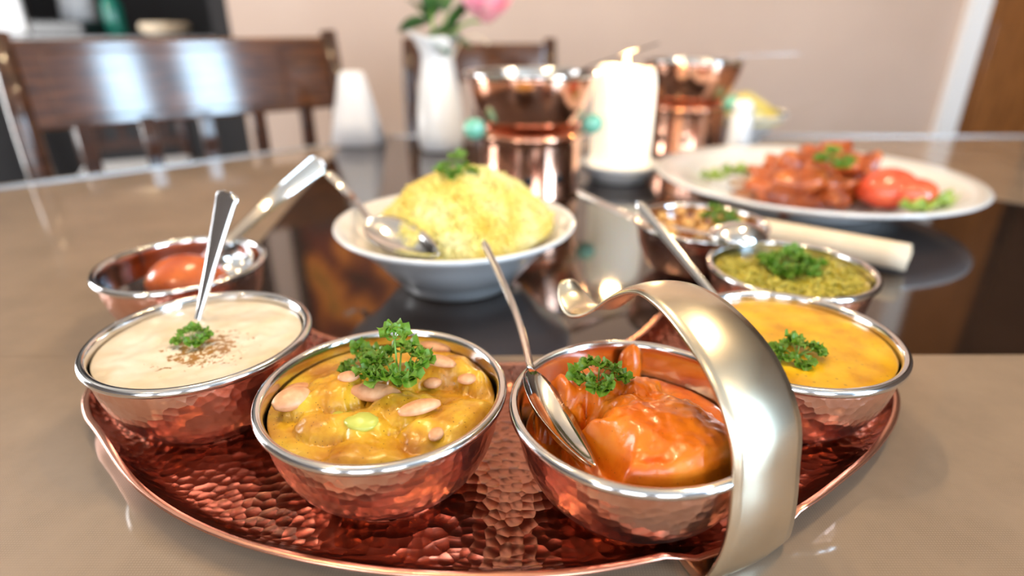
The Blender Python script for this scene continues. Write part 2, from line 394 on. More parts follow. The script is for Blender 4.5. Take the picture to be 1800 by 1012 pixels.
for (a, b, lab) in (((-1.75, 2.45), (-1.42, 2.62), 'pale grey seat chair in the dark room, nearest the beige wall'), ((-2.35, 1.75), (-2.15, 2.06), 'pale grey seat chair in the dark room, farther left'), ((-2.75, 2.55), (-2.42, 2.72), 'pale grey seat chair in the dark room, farthest back')):
    chair('side_chair', lab, a, b, .10, -.02, 'pale seat chairs in the dark room', pale=True, slats=4)

# ------------------------------------------------------------------ dark room beyond: counter with things on it
ct = thing('bar_counter', 'dark bar counter with pale top in the room beyond', 'counter', (-2.2, 3.25, FZ))
mesh('body', box(-1.1, 1.0, -.25, .25, 0, .90), M['dark_wall'], ct, False)
mesh('counter_top', box(-1.15, 1.04, -.29, .29, .90, .935), M['counter'], ct, False)
CT = FZ + .935
def cpt(u, y=3.1):
    return Vector(((u-900)/F_PX*y/1.088, y, CT))
p = cpt(292); tag(mesh('plate_stack', lathe([(0, .0), (.06, 0), (.105, .028), (.11, .045), (.10, .06), (.0, .062)], 32), M['roll'], None, loc=p), 'cream round dish on the far bar counter', 'dish')
p = cpt(120); o = mesh('box', box(-.13, .13, -.08, .08, 0, .07), M['black'], None, False, loc=p); bevel(o, .01); tag(o, 'low black box on the far bar counter', 'box')
p = cpt(207, 3.2); b = thing('bottle', 'green glass bottle on the far bar counter', 'bottle', p)
mesh('body', lathe([(0, 0), (.042, 0), (.046, .01), (.046, .13), (.038, .16), (.016, .20), (.015, .26), (0, .262)], 24), M['teal_dark'], b)
mesh('cap', lathe([(0, .262), (.018, .262), (.018, .29), (0, .292)], 16), M['black'], b)
p = cpt(150, 3.38); b = thing('table_lamp', 'pale grey shaded lamp on the far bar counter', 'lamp', p)
mesh('base', lathe([(0, 0), (.06, 0), (.055, .015), (.012, .03), (.012, .14), (0, .14)], 20), M['black'], b)
mesh('shade', lathe([(.09, .07), (.07, .26), (.068, .26), (.088, .07)], 28, True), M['grey_seat'], b)
p = cpt(18, 3.1); b = thing('menu_stand', 'large white menu stand on the far bar counter', 'menu', p)
mesh('card', box(-.11, .09, -.012, .012, .01, .30), M['napkin'], b, False)
mesh('foot', box(-.12, .10, -.05, .05, 0, .012), M['black'], b, False)

# ------------------------------------------------------------------ copper tray (crescent) with brass handle
OUT = [(-.2752, .340), (-.2705, .3185), (-.2570, .2985), (-.2390, .2814), (-.1879, .2351), (-.1309, .2039), (-.0641, .1867), (-.0, .1832), (.0499, .1890), (.1000, .2045), (.1383, .2208), (.1719, .2435), (.2010, .2662), (.2290, .2950), (.2470, .325),
       (.2475, .350), (.233, .372), (.200, .388), (.178, .420), (.160, .450), (.140, .456), (.1238, .4382), (.093, .3945), (.052, .366), (.002, .3565), (-.07, .364), (-.1423, .3972), (-.1700, .4180), (-.205, .422), (-.243, .404), (-.2665, .372)]
oc = [Vector((p[0], p[1])) for p in OUT]
ol = [Vector((p.x, p.y, 0)) for p in smooth_pts([(p.x, p.y, 0) for p in oc], 6, True)]
nO = len(ol)
nrm = []
for i in range(nO):
    t_ = (ol[(i+1) % nO] - ol[i-1]).normalized(); nrm.append(Vector((-t_.y, t_.x, 0)))   # inward for a CCW outline
HB = Vector((.105, .208, 0))                       # where the handle meets the rim
HD = Vector((-.45, .893, 0)).normalized()           # inward
HT = Vector((HD.y, -HD.x, 0))                      # along the band's width
def rimz(p):
    d = (p - HB).length
    return 1.0 if d > .036 else (.30 if d < .026 else .30 + .70*(d-.026)/.010)
tray = thing('serving_tray', 'crescent-shaped hammered copper tray with a curled brass handle', 'tray', (0, .3, 0))
c0 = Vector((0, .3, 0))
def ring(d, z, scaled=True):
    return [ol[i] + nrm[i]*d - c0 + Vector((0, 0, .0035 + (z-.0035)*rimz(ol[i]) if scaled and z > .0035 else z)) for i in range(nO)]
def rings(lst, close=False):
    V = [p for r in lst for p in r]; F = []
    m = len(lst)
    for a in range(m if close else m-1):
        b = (a+1) % m
        for i in range(nO):
            j = (i+1) % nO; F.append((a*nO+i, a*nO+j, b*nO+j, b*nO+i))
    return V, F
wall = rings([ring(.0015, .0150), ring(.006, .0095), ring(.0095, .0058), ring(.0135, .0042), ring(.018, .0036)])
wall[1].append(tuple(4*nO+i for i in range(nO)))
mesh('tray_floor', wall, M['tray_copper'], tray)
und = rings([ring(.0015, .0150), ring(-.0012, .0158), ring(-.0022, .0148), ring(-.0012, .0136), ring(.0020, .0115), ring(.009, .0035), ring(.015, .0004)])
und[1].append(tuple(6*nO+i for i in range(nO))[::-1])
mesh('tray_rim', und, M['tray_rim'], tray)
# handle: (s inward, z, half width)
HP = [(.016, .0010, .024), (.006, .0008, .0265), (-.004, .0012, .0270), (-.0090, .0080, .0250), (-.0110, .027, .0215), (-.0090, .050, .0200), (-.0035, .0750, .0200), (.0140, .0962, .0195), (.0390, .1085, .0180), (.0600, .1115, .0155), (.0760, .1080, .0130), (.0960, .0960, .0105), (.1120, .0815, .0110), (.1250, .0725, .0125), (.1370, .0695, .0125), (.1490, .0735, .0100), (.1550, .0800, .0062), (.1562, .0825, .0022)]
hp = smooth_pts([Vector(p) for p in HP], 6)
HV, HF = [], []; NC = 9
for i, q in enumerate(hp):
    a, b = hp[max(0, i-1)], hp[min(len(hp)-1, i+1)]
    ts, tz = b.x-a.x, b.y-a.y; L = math.hypot(ts, tz) or 1
    ns, nz = -tz/L, ts/L                             # outer side of the band
    base = HB + HD*q.x + Vector((0, 0, q.y)) - c0
    nv = HD*ns + Vector((0, 0, nz))
    for side in (1, -1):
        for k in range(NC):
            e = (k/(NC-1))*2-1
            if side == -1: e = -e
            crown = .0024*(1-e*e)
            HV.append(base + HT*(e*q.z) + nv*((crown + .0009) if side == 1 else (crown*.75 - .0009)))
n2 = 2*NC
for i in range(len(hp)-1):
    for k in range(n2):
        j = (k+1) % n2; HF.append((i*n2+k, i*n2+j, (i+1)*n2+j, (i+1)*n2+k))
HF += [tuple(range(n2))[::-1], tuple((len(hp)-1)*n2+k for k in range(n2))]
ho = mesh('brass_handle', (HV, HF), M['brass'], tray); ho['label'] = 'curled brass band handle'

# ------------------------------------------------------------------ copper bowls
BH = .0540
IN = [(.0, .0030), (.034, .0030), (.0425, .0060), (.0500, .0145), (.0555, .0265), (.0585, .0400), (.0592, .0500)]
def inner_r(z):
    for (r0, z0), (r1, z1) in zip(IN[1:], IN[2:]):
        if z <= z1: return r0 + (r1-r0)*max(0, (z-z0))/(z1-z0)
    return IN[-1][0]
def copper_bowl(label, x, y, z, rz=0.0):
    t = thing('copper_bowl', label, 'bowl', (x, y, z), rz, 'copper bowls with steel rims')
    prof = [(0, .0006), (.034, .0), (.0385, .0012), (.0450, .0062), (.0522, .0150), (.0575, .0270), (.0603, .0400), (.0610, .0470), (.0610, .0485)]
    P = [(v.x, v.y) for v in smooth_pts([(a, b, 0) for a, b in prof], 4)]
    mesh('shell', lathe([(max(0, a), b) for a, b in P], 96), M['copper'], t)
    li = [(.0612, .0484), (.0630, .0488), (.0645, .0505), (.0645, .0525), (.0632, .0540), (.0612, .0540), (.0600, .0530), (.0592, .0500)] + IN[::-1][1:]
    li = [(v.x, v.y) for v in smooth_pts([(a, b, 0) for a, b in li], 4)]
    mesh('steel_lining', lathe([(max(0, a), b) for a, b in li], 96), M['steel'], t)
    return t
TZ = .0040
BOWLS = {'raita': (-.190, .321, TZ), 'korma': (-.0672, .2630, TZ), 'tikka': (.0630, .2490, TZ), 'dal': (.1700, .3215, TZ), 'green': (.2235, .4430, 0), 'chick': (.1870, .5650, 0), 'gulab': (-.2700, .4530, 0)}
LAB = {'raita': 'copper bowl of cream yoghurt at the left of the tray', 'korma': 'copper bowl of yellow nut curry at the front of the tray', 'tikka': 'copper bowl of orange curry beside the brass handle', 'dal': 'copper bowl of smooth yellow dal at the right of the tray', 'green': 'copper bowl of green lentils behind the yellow dal', 'chick': 'copper bowl of chickpeas nearest the cream roll', 'gulab': 'copper bowl with an orange dumpling at the far left'}
for i, k in enumerate(BOWLS): copper_bowl(LAB[k], *BOWLS[k], rz=i*1.3)
def local(k, u, v, z):
    """table position of a photographed garnish, relative to bowl k, at height z over the bowl's foot"""
    p = un(u, v, z + BOWLS[k][2]); return p.x - BOWLS[k][0], p.y - BOWLS[k][1]

def fill(name, label, k, zf, hf, m, depth=.016, rings_=64, seg=150, cat='food'):
    """food in bowl k: top surface hf(x, y) over the bowl's foot, following the lining at the side"""
    R = inner_r(zf) - .0009
    V, F = [], []
    for i in range(rings_+1):
        r = R*(i/rings_)
        if i == 0: V.append((0, 0, hf(0, 0))); continue
        for j in range(seg):
            a = 2*PI*j/seg; x, y = r*math.cos(a), r*math.sin(a)
            e = max(0, (i/rings_-.86)/.14); z = hf(x, y)*(1-e*e) + zf*e*e
            V.append((x, y, z))
    for j in range(seg): F.append((0, 1+j, 1+(j+1) % seg))
    for i in range(1, rings_):
        for j in range(seg):
            a = 1+(i-1)*seg; b = 1+i*seg; q = (j+1) % seg; F.append((a+j, b+j, b+q, a+q))
    last = 1+(rings_-1)*seg; n0 = len(V); zl = zf-depth; r2 = inner_r(zl)-.0009
    for j in range(seg): V.append((r2*math.cos(2*PI*j/seg), r2*math.sin(2*PI*j/seg), zl))
    for j in range(seg):
        q = (j+1) % seg; F.append((last+j, n0+j, n0+q, last+q))
    F.append(tuple(n0+j for j in range(seg))[::-1])
    o = mesh(name, (V, F), m, None, True, BOWLS[k]); return tag(o, label, cat)
def nz(x, y, s, seed=0.0): return noise.noise(Vector((x*s, y*s, seed)))
def bumps(lst, x, y, base, pw=.55, sh=450, warp=.004):
    """smooth union of rounded pieces (x, y, rx, ry, angle, height)"""
    wx, wy = x + warp*nz(x, y, 70, 11) + warp*.4*nz(x, y, 190, 13), y + warp*nz(x, y, 70, 17) + warp*.4*nz(x, y, 190, 19)
    x, y = wx, wy
    acc = math.exp(base*sh)
    for bx_, by_, rx, ry, an, h in lst:
        dx, dy = x-bx_, y-by_; c, s = math.cos(an), math.sin(an); u, v = (dx*c+dy*s)/rx, (-dx*s+dy*c)/ry
        d = u*u+v*v
        if d < 1.0: acc += math.exp((base + (h-base)*(1-d)**pw)*sh)
    return math.log(acc)/sh

# parsley ------------------------------------------------------------
def frill(seed, R=1.0):
    """one curly leaf: short stalk carrying ruffled lobes"""
    rnd = random.Random(seed); parts = []
    lobes = [(0, 1.0, .52), (.75, .86, .46), (-.75, .86, .46), (1.5, .58, .40), (-1.5, .58, .40), (.35, .60, .36), (-.4, .55, .36)]
    for a0, dist, size in lobes:
        a0 += rnd.uniform(-.12, .12); V = [(0, 0, 0)]; F = []; seg, rg = 14, 3
        ph = rnd.uniform(0, 6); kf = rnd.choice((3, 4))
        for i in range(1, rg+1):
            q = i/rg
            for j in range(seg):
                th = (j/(seg-1)-.5)*4.6
                edge = 1 + .16*math.sin(th*6+ph)*q
                x = q*math.cos(th)*edge*size; y = q*math.sin(th)*edge*size
                z = q*q*size*(.42*math.sin(kf*th+ph) + .30) 
                V.append((x, y, z))
        for j in range(seg-1): F.append((0, 1+j, 2+j))
        for i in range(rg-1):
            for j in range(seg-1):
                a = 1+i*seg+j; F.append((a, a+seg, a+seg+1, a+1))
        Mx = Matrix.Rotation(a0, 4, 'Z') @ Matrix.Translation((dist*.62, 0, .15*dist + rnd.uniform(-.05, .12))) @ Matrix.Rotation(rnd.uniform(-.5, .1), 4, 'Y') @ Matrix.Rotation(rnd.uniform(-.4, .4), 4, 'X')
        parts.append(move((V, F), Mx))
        e = Mx @ Vector((0, 0, 0)); parts.append(tube([(0, 0, 0), tuple(e*.5+Vector((0, 0, -.02))), tuple(e)], [.035, .03, .025], 5))
    return join(*parts)
LEAVES = []
for s in range(4):
    o = mesh('leaf', frill(s), M['parsley']); LEAVES.append(o.data); bpy.data.objects.remove(o)
def leaf(parent, data, loc, rot, sc):
    o = bpy.data.objects.new('leaf', data); link(o, parent); o.location = loc; o.rotation_euler = rot; o.scale = (sc, sc, sc); return o
def parsley(label, pos, size, seed, tall=.8, n=6, lean=(0, 0)):
    rnd = random.Random(seed)
    t = thing('parsley_sprig', label, 'herb', pos, rnd.uniform(0, 6), 'parsley garnishes')
    pts = []
    for i in range(n):
        a = 2*PI*i/max(1, n-1) + rnd.uniform(-.3, .3); rr = size*.5 if i else 0
        tz = size*(tall*(.35 if i else .75) + rnd.uniform(-.08, .08))
        p = Vector((rr*math.cos(a) + lean[0]*size, rr*math.sin(a) + lean[1]*size, tz)); pts.append(p)
        leaf(t, LEAVES[(seed+i) % 4], p, (rnd.uniform(-.3, .3) + (.75*math.sin(a+PI/2) if 0 else 0), (-.15 if not i else .35)+rnd.uniform(-.2, .2), a), size*rnd.uniform(.46, .60))
    st = [tube([(0, 0, -size*.05), tuple(p*.5 + Vector((0, 0, size*.02))), tuple(p)], [size*.035, size*.03, size*.02], 6) for p in pts]
    mesh('stem', join(*st), M['stem'], t)
    return t

# spoons ---------------------------------------------------------------
def spoon(label, tip, neck, end, face, mid=None, wt=.0085, wn=.0028, wb=.0175, deep=.007, group='steel serving spoons', name='serving_spoon', m=None):
    """tip of the handle, neck, end of the spoon bowl; face = direction the hollow looks to"""
    tip, neck, end, face = map(Vector, (tip, neck, end, face))
    t = thing(name, label, 'spoon', neck, 0, group)
    mid = Vector(mid) if mid else (tip+neck)/2 + face*.0
    def strip(C, W, D, fn):
        V, F = [], []; K = 9; n = len(C)
        for s in (1, -1):
            for i in range(n):
                tg = (C[min(n-1, i+1)] - C[max(0, i-1)]).normalized(); f = (fn - tg*fn.dot(tg)).normalized(); sd = tg.cross(f).normalized()
                for k in range(K):
                    e = 2*k/(K-1)-1
                    V.append(C[i] - neck + sd*(e*W[i]) + f*(D[i]*(e*e-1) + (s*.0007 if abs(e) < .99 else s*.00025)))
        for s in (0, 1):
            for i in range(n-1):
                for k in range(K-1):
                    a = s*n*K + i*K + k; q = (a, a+1, a+K+1, a+K); F.append(q if s == 0 else q[::-1])
        o2 = n*K
        for i in range(n-1):
            for k in (0, K-1):
                a = i*K+k; F.append((a, a+K, a+K+o2, a+o2))
        for i in (0, n-1):
            for k in range(K-1):
                a = i*K+k; F.append((a, a+1, a+1+o2, a+o2))
        return V, F
    C = smooth_pts([tip, mid, neck], 14); n = len(C); W = []
    for i in range(n):
        s = i/(n-1); w = wt + (wn-wt)*min(1, s*1.15)**.8
        if s < .07: w *= math.sqrt(max(.06, 1-(1-s/.07)**2))
        W.append(w)
    mesh('handle', strip(C, W, [-.0007]*n, face), m or M['spoon'], t)
    C = []; W = []; D = []
    for i in range(21):
        s = i/20; C.append(neck.lerp(end, s) - face*(deep*.35*math.sin(PI*s)))
        w = wb*math.sin(PI*min(1, (s**.75)*.98 + .02))**.62 if s < .999 else .0015
        W.append(max(wn if s < .12 else .0012, w)); D.append(deep*math.sin(PI*s)**.7)
    mesh('spoon_bowl', strip(C, W, D, face), m or M['spoon'], t)
    return t

# ---- yoghurt
fill('yoghurt', 'cream yoghurt with brown spice filling the left bowl', 'raita', .0485, lambda x, y: .0485 + .0010*nz(x, y, 55, 1) + .0006*nz(x, y, 140, 2) + .0016*max(0, nz(x, y, 90, 5))*math.exp(-((x-.004)**2+(y+.008)**2)/.0009), M['raita'])
x, y = local('raita', 343, 605, .047); parsley('small parsley sprig on the cream yoghurt', (BOWLS['raita'][0]+x, BOWLS['raita'][1]+y, TZ+.0490), .0125, 3, .75, 6)
spoon('steel spoon standing in the cream yoghurt', uy(402, 336, .375), uy(347, 566, .350), uy(338, 602, .342), (-.22, -.80, .54), wt=.0100, wb=.015)

# ---- nut curry
kb = []
for u, v, rx, ry, an, h in ((545, 690, .016, .011, .6, .0545), (600, 655, .020, .015, .3, .0585), (565, 730, .014, .011, 0, .0535), (640, 730, .016, .012, -.3, .0545), (700, 690, .022, .014, .1, .0570), (790, 625, .018, .013, .5, .0590), (845, 645, .012, .012, 0, .0560), (770, 730, .020, .015, -.2, .0545), (830, 710, .014, .014, 0, .0535), (640, 780, .018, .012, 0, .0520), (700, 640, .02, .016, 0, .0570)):
    x, y = local('korma', u, v, h); kb.append((x, y, rx, ry, an, h))
kh = lambda x, y: bumps(kb, x, y, .0470, .8, 330, .006) + .0014*nz(x, y, 90, 3) + .0006*nz(x, y, 300, 4) - .0020
fill('nut_curry', 'thick yellow curry with nuts filling the front bowl', 'korma', .0455, kh, M['korma'])
def on(k, hf, u, v, dz=0.0):
    z = .05
    for _ in range(4):
        x, y = local(k, u, v, z); z = hf(x, y)
    return (BOWLS[k][0]+x, BOWLS[k][1]+y, BOWLS[k][2]+z+dz)
def nut(label, pos, L, W, bend, rz, tilt=0, split=True):
    n_ = 13; P = []; R = []
    for i in range(n_):
        s = i/(n_-1); a = (s-.5)*bend
        P.append(((s-.5)*L, W*.55*math.cos(a*1.3)*bend - W*.5*bend, 0)); R.append(W*max(.10, math.sin(PI*(s*.90+.05)))**.55)
    V, F = tube(P, R, 12); V = [(v[0], v[1], v[2]*.62) for v in V]
    t = mesh('nut', (V, F), M['nut'], None, True, pos); t.rotation_euler = (tilt, 0, rz)
    return tag(t, label, 'nut', 'nuts in the yellow curry')
nut('broad pale nut half at the left edge of the yellow curry', on('korma', kh, 514, 706, .0015), .0190, .0070, .3, .75, .3)
nut('second nut half tucked behind the leftmost one in the yellow curry', on('korma', kh, 522, 684, .000), .0150, .0042, .3, .5, .2)
nut('large pale nut at the centre of the yellow curry', on('korma', kh, 660, 700, .0035), .0275, .0066, .55, -.18)
nut('curved nut to the right of the large centre nut', on('korma', kh, 738, 722, .0022), .0210, .0050, 1.2, .45)
nut('long nut at the back right, upper of the two', on('korma', kh, 765, 612, .0010), .0210, .0048, .3, -.35)
nut('long nut at the back right, lower of the two', on('korma', kh, 772, 638, .0010), .0200, .0045, .4, -.45)
nut('round nut beside the parsley on the yellow curry', on('korma', kh, 760, 663, .0008), .0095, .0042, .3, .4)
nut('small lone nut near the right rim of the yellow curry', on('korma', kh, 822, 682, .0006), .0105, .0042, .3, .1)
nut('small upright nut near the front rim of the yellow curry', on('korma', kh, 767, 770, .0010), .0088, .0036, .2, 1.3)
nut('small brown nut left of the parsley on the yellow curry', on('korma', kh, 613, 664, .0006), .0110, .0042, .4, .2)
for lab, u, v, s in (('pale green vegetable piece left of the large nut', 597, 702, .0060), ('pale green vegetable piece in front of the large nut', 636, 738, .0068)):
    o = mesh('vegetable_piece', blob(s*1.2, s, s*.45, 16, 10, .25, 1.6, u), M['veg_green'], None, True, on('korma', kh, u, v, -.0012)); tag(o, lab, 'vegetable', 'vegetables in the yellow curry')
parsley('large parsley sprig standing in the nut curry', on('korma', kh, 700, 668, -.001), .0200, 8, 2.0, 9)
parsley('smaller parsley sprig leaning left in the nut curry', on('korma', kh, 643, 655, -.001), .0150, 12, 1.3, 6)

# ---- orange curry
tbm = []
for u, v, rx, ry, an, h in ((992, 664, .014, .015, .6, .0590), (1058, 738, .012, .022, .55, .0580), (1115, 800, .016, .020, .5, .0560), (1130, 720, .020, .032, .35, .0640), (1195, 720, .026, .038, .3, .0650), (1165, 800, .018, .022, .2, .0575), (1225, 800, .020, .022, 0, .0590), (1265, 750, .014, .026, .2, .0580), (1060, 660, .020, .016, .1, .0590), (1130, 660, .014, .016, 0, .0610), (1025, 650, .018, .012, .2, .0560)):
    x, y = local('tikka', u, v, h); tbm.append((x, y, rx, ry, an, h))
th0 = lambda x, y: bumps(tbm, x, y, .0380 if x > -.01 else .0380 - .010*min(1, (-.01-x)/.02), .5, 520, .006) + .0016*nz(x, y, 80, 7) + .0007*nz(x, y, 230, 8) - .001
SA, SB = un(934, 650, .0615), un(1044, 820, .0480)          # neck and end of the spoon lying in this curry
def th_(x, y):
    h = th0(x, y); P = Vector((x + BOWLS['tikka'][0], y + BOWLS['tikka'][1])); A2, D2 = SA.xy, (SB - SA).xy
    q = max(0, min(1.06, (P-A2).dot(D2)/D2.length_squared)); e = (P - A2 - D2*q).length
    side = (P-A2).x*D2.y - (P-A2).y*D2.x                    # > 0 on the rim's side of the spoon
    cap = SA.z + (SB.z-SA.z)*q - TZ - .0105 + max(0, e-.0085)*(0.2 if side > 0 else 4.5) + .0022*nz(x, y, 75, 31) + .0012*nz(x, y, 190, 33)
    return -math.log(math.exp(-h*600) + math.exp(-cap*600))/600
fill('orange_curry', 'glossy orange curry in chunks in the bowl beside the brass handle', 'tikka', .0335, th_, M['tikka'], rings_=80, seg=190)
fp = on('tikka', th_, 1108, 665, 0)
o = mesh('curry_piece', blob(.0070, .0060, .0150, 16, 12, .25, 1.5, 4), M['tikka'], None, True, (fp[0], fp[1]+.004, fp[2]+.004)); o.rotation_euler = (-.35, .10, 0)
tag(o, 'upright piece coated in orange sauce behind the parsley', 'food')
parsley('parsley sprig on the orange curry', on('tikka', th_, 1052, 668, -.001), .0155, 5, .85, 6)
spoon('steel spoon lying in the orange curry', uy(850, 424, .395), un(934, 650, .0615), un(1044, 820, .0480), (.55, -.25, .80), mid=uy(905, 545, .345), wt=.0036, wb=.0120, wn=.0026)

# ---- yellow dal
fill('yellow_dal', 'smooth yellow dal filling the right bowl on the tray', 'dal', .0490, lambda x, y: .0495 + .0005*nz(x, y, 70, 1), M['dal'])
x, y = local('dal', 1400, 628, .049); parsley('parsley sprig on the yellow dal', (BOWLS['dal'][0]+x, BOWLS['dal'][1]+y, TZ+.0495), .0160, 11, .6, 7)
spoon('steel spoon in the yellow dal seen edge on', uy(1121, 356, .470), uy(1262, 528, .392), uy(1330, 610, .345), (-.65, .1, .75), wt=.0040, wn=.0026, wb=.014)

# ---- green lentils
fill('green_lentils', 'lumpy green lentils behind the yellow dal', 'green', .0465, lambda x, y: .0470 + .0022*abs(nz(x, y, 160, 2)) + .0012*nz(x, y, 60, 3), M['green_dal'])
rnd = random.Random(4); V = []; F = []
for _ in range(420):
    a, r = rnd.uniform(0, 2*PI), .052*math.sqrt(rnd.random())
    if r*math.sin(a) > .028: continue
    s = rnd.uniform(.0016, .0027); b = move(blob(s, s, s*.7, 7, 5), Matrix.Translation((r*math.cos(a), r*math.sin(a), .0488)))
    n0 = len(V); V += b[0]; F += [tuple(i+n0 for i in q) for q in b[1]]
o = mesh('lentils', (V, F), M['green_dal'], None, True, BOWLS['green']); tag(o, 'loose split lentils over the green dal surface', 'lentils', kind='stuff')
x, y = local('green', 1388, 470, .050); parsley('dense parsley sprig on the green lentils', (BOWLS['green'][0]+x, BOWLS['green'][1]+y, .0480), .0240, 14, .6, 9)

# ---- chickpeas
fill('brown_gravy', 'brown gravy around the chickpeas near the cream roll', 'chick', .0440, lambda x, y: .0445 + .0015*nz(x, y, 80, 6), M['gravy'])
rnd = random.Random(9); spots = []
for _ in range(400):
    a, r = rnd.uniform(0, 2*PI), .047*math.sqrt(rnd.random()); q = (r*math.cos(a), r*math.sin(a))
    if all((q[0]-p[0])**2 + (q[1]-p[1])**2 > .0125**2 for p in spots): spots.append(q)
me = None
for q in spots[:22]:
    if me is None:
        o = mesh('chickpea', blob(.0066, .0060, .0056, 14, 9, .22, 1.5, 2), M['chickpea']); me = o.data
    else: o = link(bpy.data.objects.new('chickpea', me))
    o.location = (BOWLS['chick'][0]+q[0], BOWLS['chick'][1]+q[1], .0485 + rnd.uniform(-.0012, .002)); o.rotation_euler = (rnd.uniform(-.5, .5), rnd.uniform(-.5, .5), rnd.uniform(0, 6))
    tag(o, 'golden chickpea in the brown gravy of the chickpea bowl', 'chickpea', 'chickpeas in brown gravy')
x, y = local('chick', 1262, 388, .055); parsley('parsley sprig on the chickpeas', (BOWLS['chick'][0]+x, BOWLS['chick'][1]+y, .0530), .0190, 17, .8, 6)
spoon('steel spoon with broad handle resting on the chickpea bowl', uy(1012, 336, .585), un(1246, 412, .0600), un(1352, 424, .0570), (.05, .10, -1), mid=uy(1128, 386, .575), wt=.0120, wb=.0190, wn=.004, deep=.010)

# ---- dumpling in syrup
fill('dark_syrup', 'dark red syrup around the orange dumpling', 'gulab', .0300, lambda x, y: .0300, M['syrup'], rings_=12, seg=80)
gp = un(325, 476, .046)
o = mesh('dumpling', blob(.0330, .0270, .0240, 40, 26, .05, 1.2, 3), M['gulab'], None, True, (gp.x, gp.y, .0345)); tag(o, 'large orange-brown dumpling at the front of the syrup bowl', 'dumpling', 'dumplings in syrup')
o = mesh('dumpling', blob(.0210, .0180, .0180, 32, 20, .05, 1.2, 5), M['gulab'], None, True, (gp.x+.010, gp.y+.0445, .0330)); tag(o, 'smaller dumpling behind the large one in the syrup', 'dumpling', 'dumplings in syrup')
spoon('steel spoon with bright broad handle in the dumpling bowl', uy(566, 284, .585), un(399, 428, .0590), un(425, 486, .0330), (.35, -.80, .45), mid=uy(478, 354, .545), wt=.0105, wb=.016, wn=.0045)

# ------------------------------------------------------------------ rice bowl
def white_bowl(label, x, y, R, H, base):
    t = thing('rice_bowl', label, 'bowl', (x, y, 0), 0, 'white rice bowls')
    P = [(0, .004), (base-.010, .004), (base-.006, 0), (base, 0), (base, .008), (base+.012, .014), (R*.74, H*.58), (R*.90, H*.83), (R*.985, H*.93), (R, H*.97), (R*.992, H), (R*.95, H*.985), (R*.86, H*.86), (R*.70, H*.60), (base+.006, .018), (base-.01, .011), (0, .010)]
    mesh('bowl', lathe(P, 96), M['porcelain'], t)
    return t
RB = (-.0535, .5440)
RR, RH = .1135, .062
white_bowl('white porcelain bowl heaped with yellow rice at the centre', *RB, RR, RH, .054)
def mound(x, y):
    # heap shifted to the right of the bowl, peak under the leaf
    dx, dy = (x-.011)/.090, (y-.003)/.088; d = math.sqrt(dx*dx+dy*dy)
    return .050 + .056*max(0, 1-d**2.0) + .0035*nz(x, y, 60, 1)
V, F = [], []; n0 = 56
for i in range(1, 23):
    for j in range(n0):
        a = 2*PI*j/n0; r = .085*i/22; px, py = .008 + r*math.cos(a), r*math.sin(a)
        V.append((px, py, mound(px, py)))
for i in range(21):
    for j in range(n0):
        a = i*n0; F.append((a+j, a+(j+1) % n0, a+n0+(j+1) % n0, a+n0+j))
V.append((.008, 0, mound(.008, 0))); F += [(len(V)-1, (j+1) % n0, j) for j in range(n0)][:]
F = [f[::-1] for f in F]
last = 21*n0; nb = len(V)
for j in range(n0):
    a = 2*PI*j/n0; V.append((.006+.045*math.cos(a), .045*math.sin(a), .022))
for j in range(n0):
    q = (j+1) % n0; F.append((last+j, nb+j, nb+q, last+q))
rice = thing('yellow_rice', 'heap of yellow rice in the white bowl at the centre', 'rice', (*RB, 0)); rice['kind'] = 'stuff'
mesh('rice_heap', (V, F), M['rice'], rice)['kind'] = 'stuff'
def grains(fn, n, rad, cen, L, seed):
    rnd = random.Random(seed); V, F = [], []
    g, gf = lathe([(0, -1), (.26, -.72), (.36, 0), (.26, .72), (0, 1)], 5)
    for _ in range(n):
        a, r = rnd.uniform(0, 2*PI), rad*math.sqrt(rnd.random()); x, y = cen[0]+r*math.cos(a), cen[1]+r*math.sin(a)
        l = L*rnd.uniform(.7, 1.15)
        Mx = Matrix.Translation((x, y, fn(x, y)+rnd.uniform(-.0005, .0024))) @ Matrix.Rotation(rnd.uniform(0, 6.28), 4, 'Z') @ Matrix.Rotation(PI/2+rnd.uniform(-.75, .75), 4, 'Y') @ Matrix.Scale(l/2, 4)
        m0 = len(V); V += [Mx @ Vector(p) for p in g]; F += [tuple(i+m0 for i in q) for q in gf]
    return V, F
mesh('rice_grains', grains(mound, 3800, .0825, (.008, 0), .0092, 3), M['rice'], rice)['kind'] = 'stuff'
parsley('broad green leaf sprig on top of the yellow rice', (RB[0]+.003, RB[1]-.004, .1050), .0200, 21, .9, 6)
spoon('steel spoon leaning in the rice bowl', uy(577, 304, .640), un(650, 386, .0730), un(770, 448, .0650), (.15, -.55, .80), mid=uy(618, 345, .610), wt=.0050, wb=.0185, wn=.0032, deep=.009)

# ------------------------------------------------------------------ plate of meat and salad
PC = (.4150, .8250); PZ = .0400
pl = tag(mesh('dinner_plate', lathe([(0, .006), (.088, .006), (.094, .0), (.100, .0), (.100, .008), (.125, .013), (.190, .032), (.206, .0385), (.209, .0415), (.206, .0435), (.185, .0370), (.145, .0230), (.110, .0165), (0, .0150)], 110), M['porcelain'], None, True, (*PC, 0)), 'large white plate with roast meat and salad at the right', 'plate')
def pp(u, v, z): p = un(u, v, z); return p.x, p.y
sx, sy = pp(1410, 342, .022)
V, F = lathe([(0, .0052), (.6, .0050), (.9, .0035), (1, 0)], 48)
V = [(x*.082*(1+.12*nz(x, y, 2, 1)), y*.062*(1+.12*nz(x, y, 2, 4)), z) for x, y, z in V]
tag(mesh('brown_sauce', (V, F), M['gravy'], None, True, (sx, sy+.02, .0165)), 'pool of brown sauce under the roast meat on the plate', 'sauce')
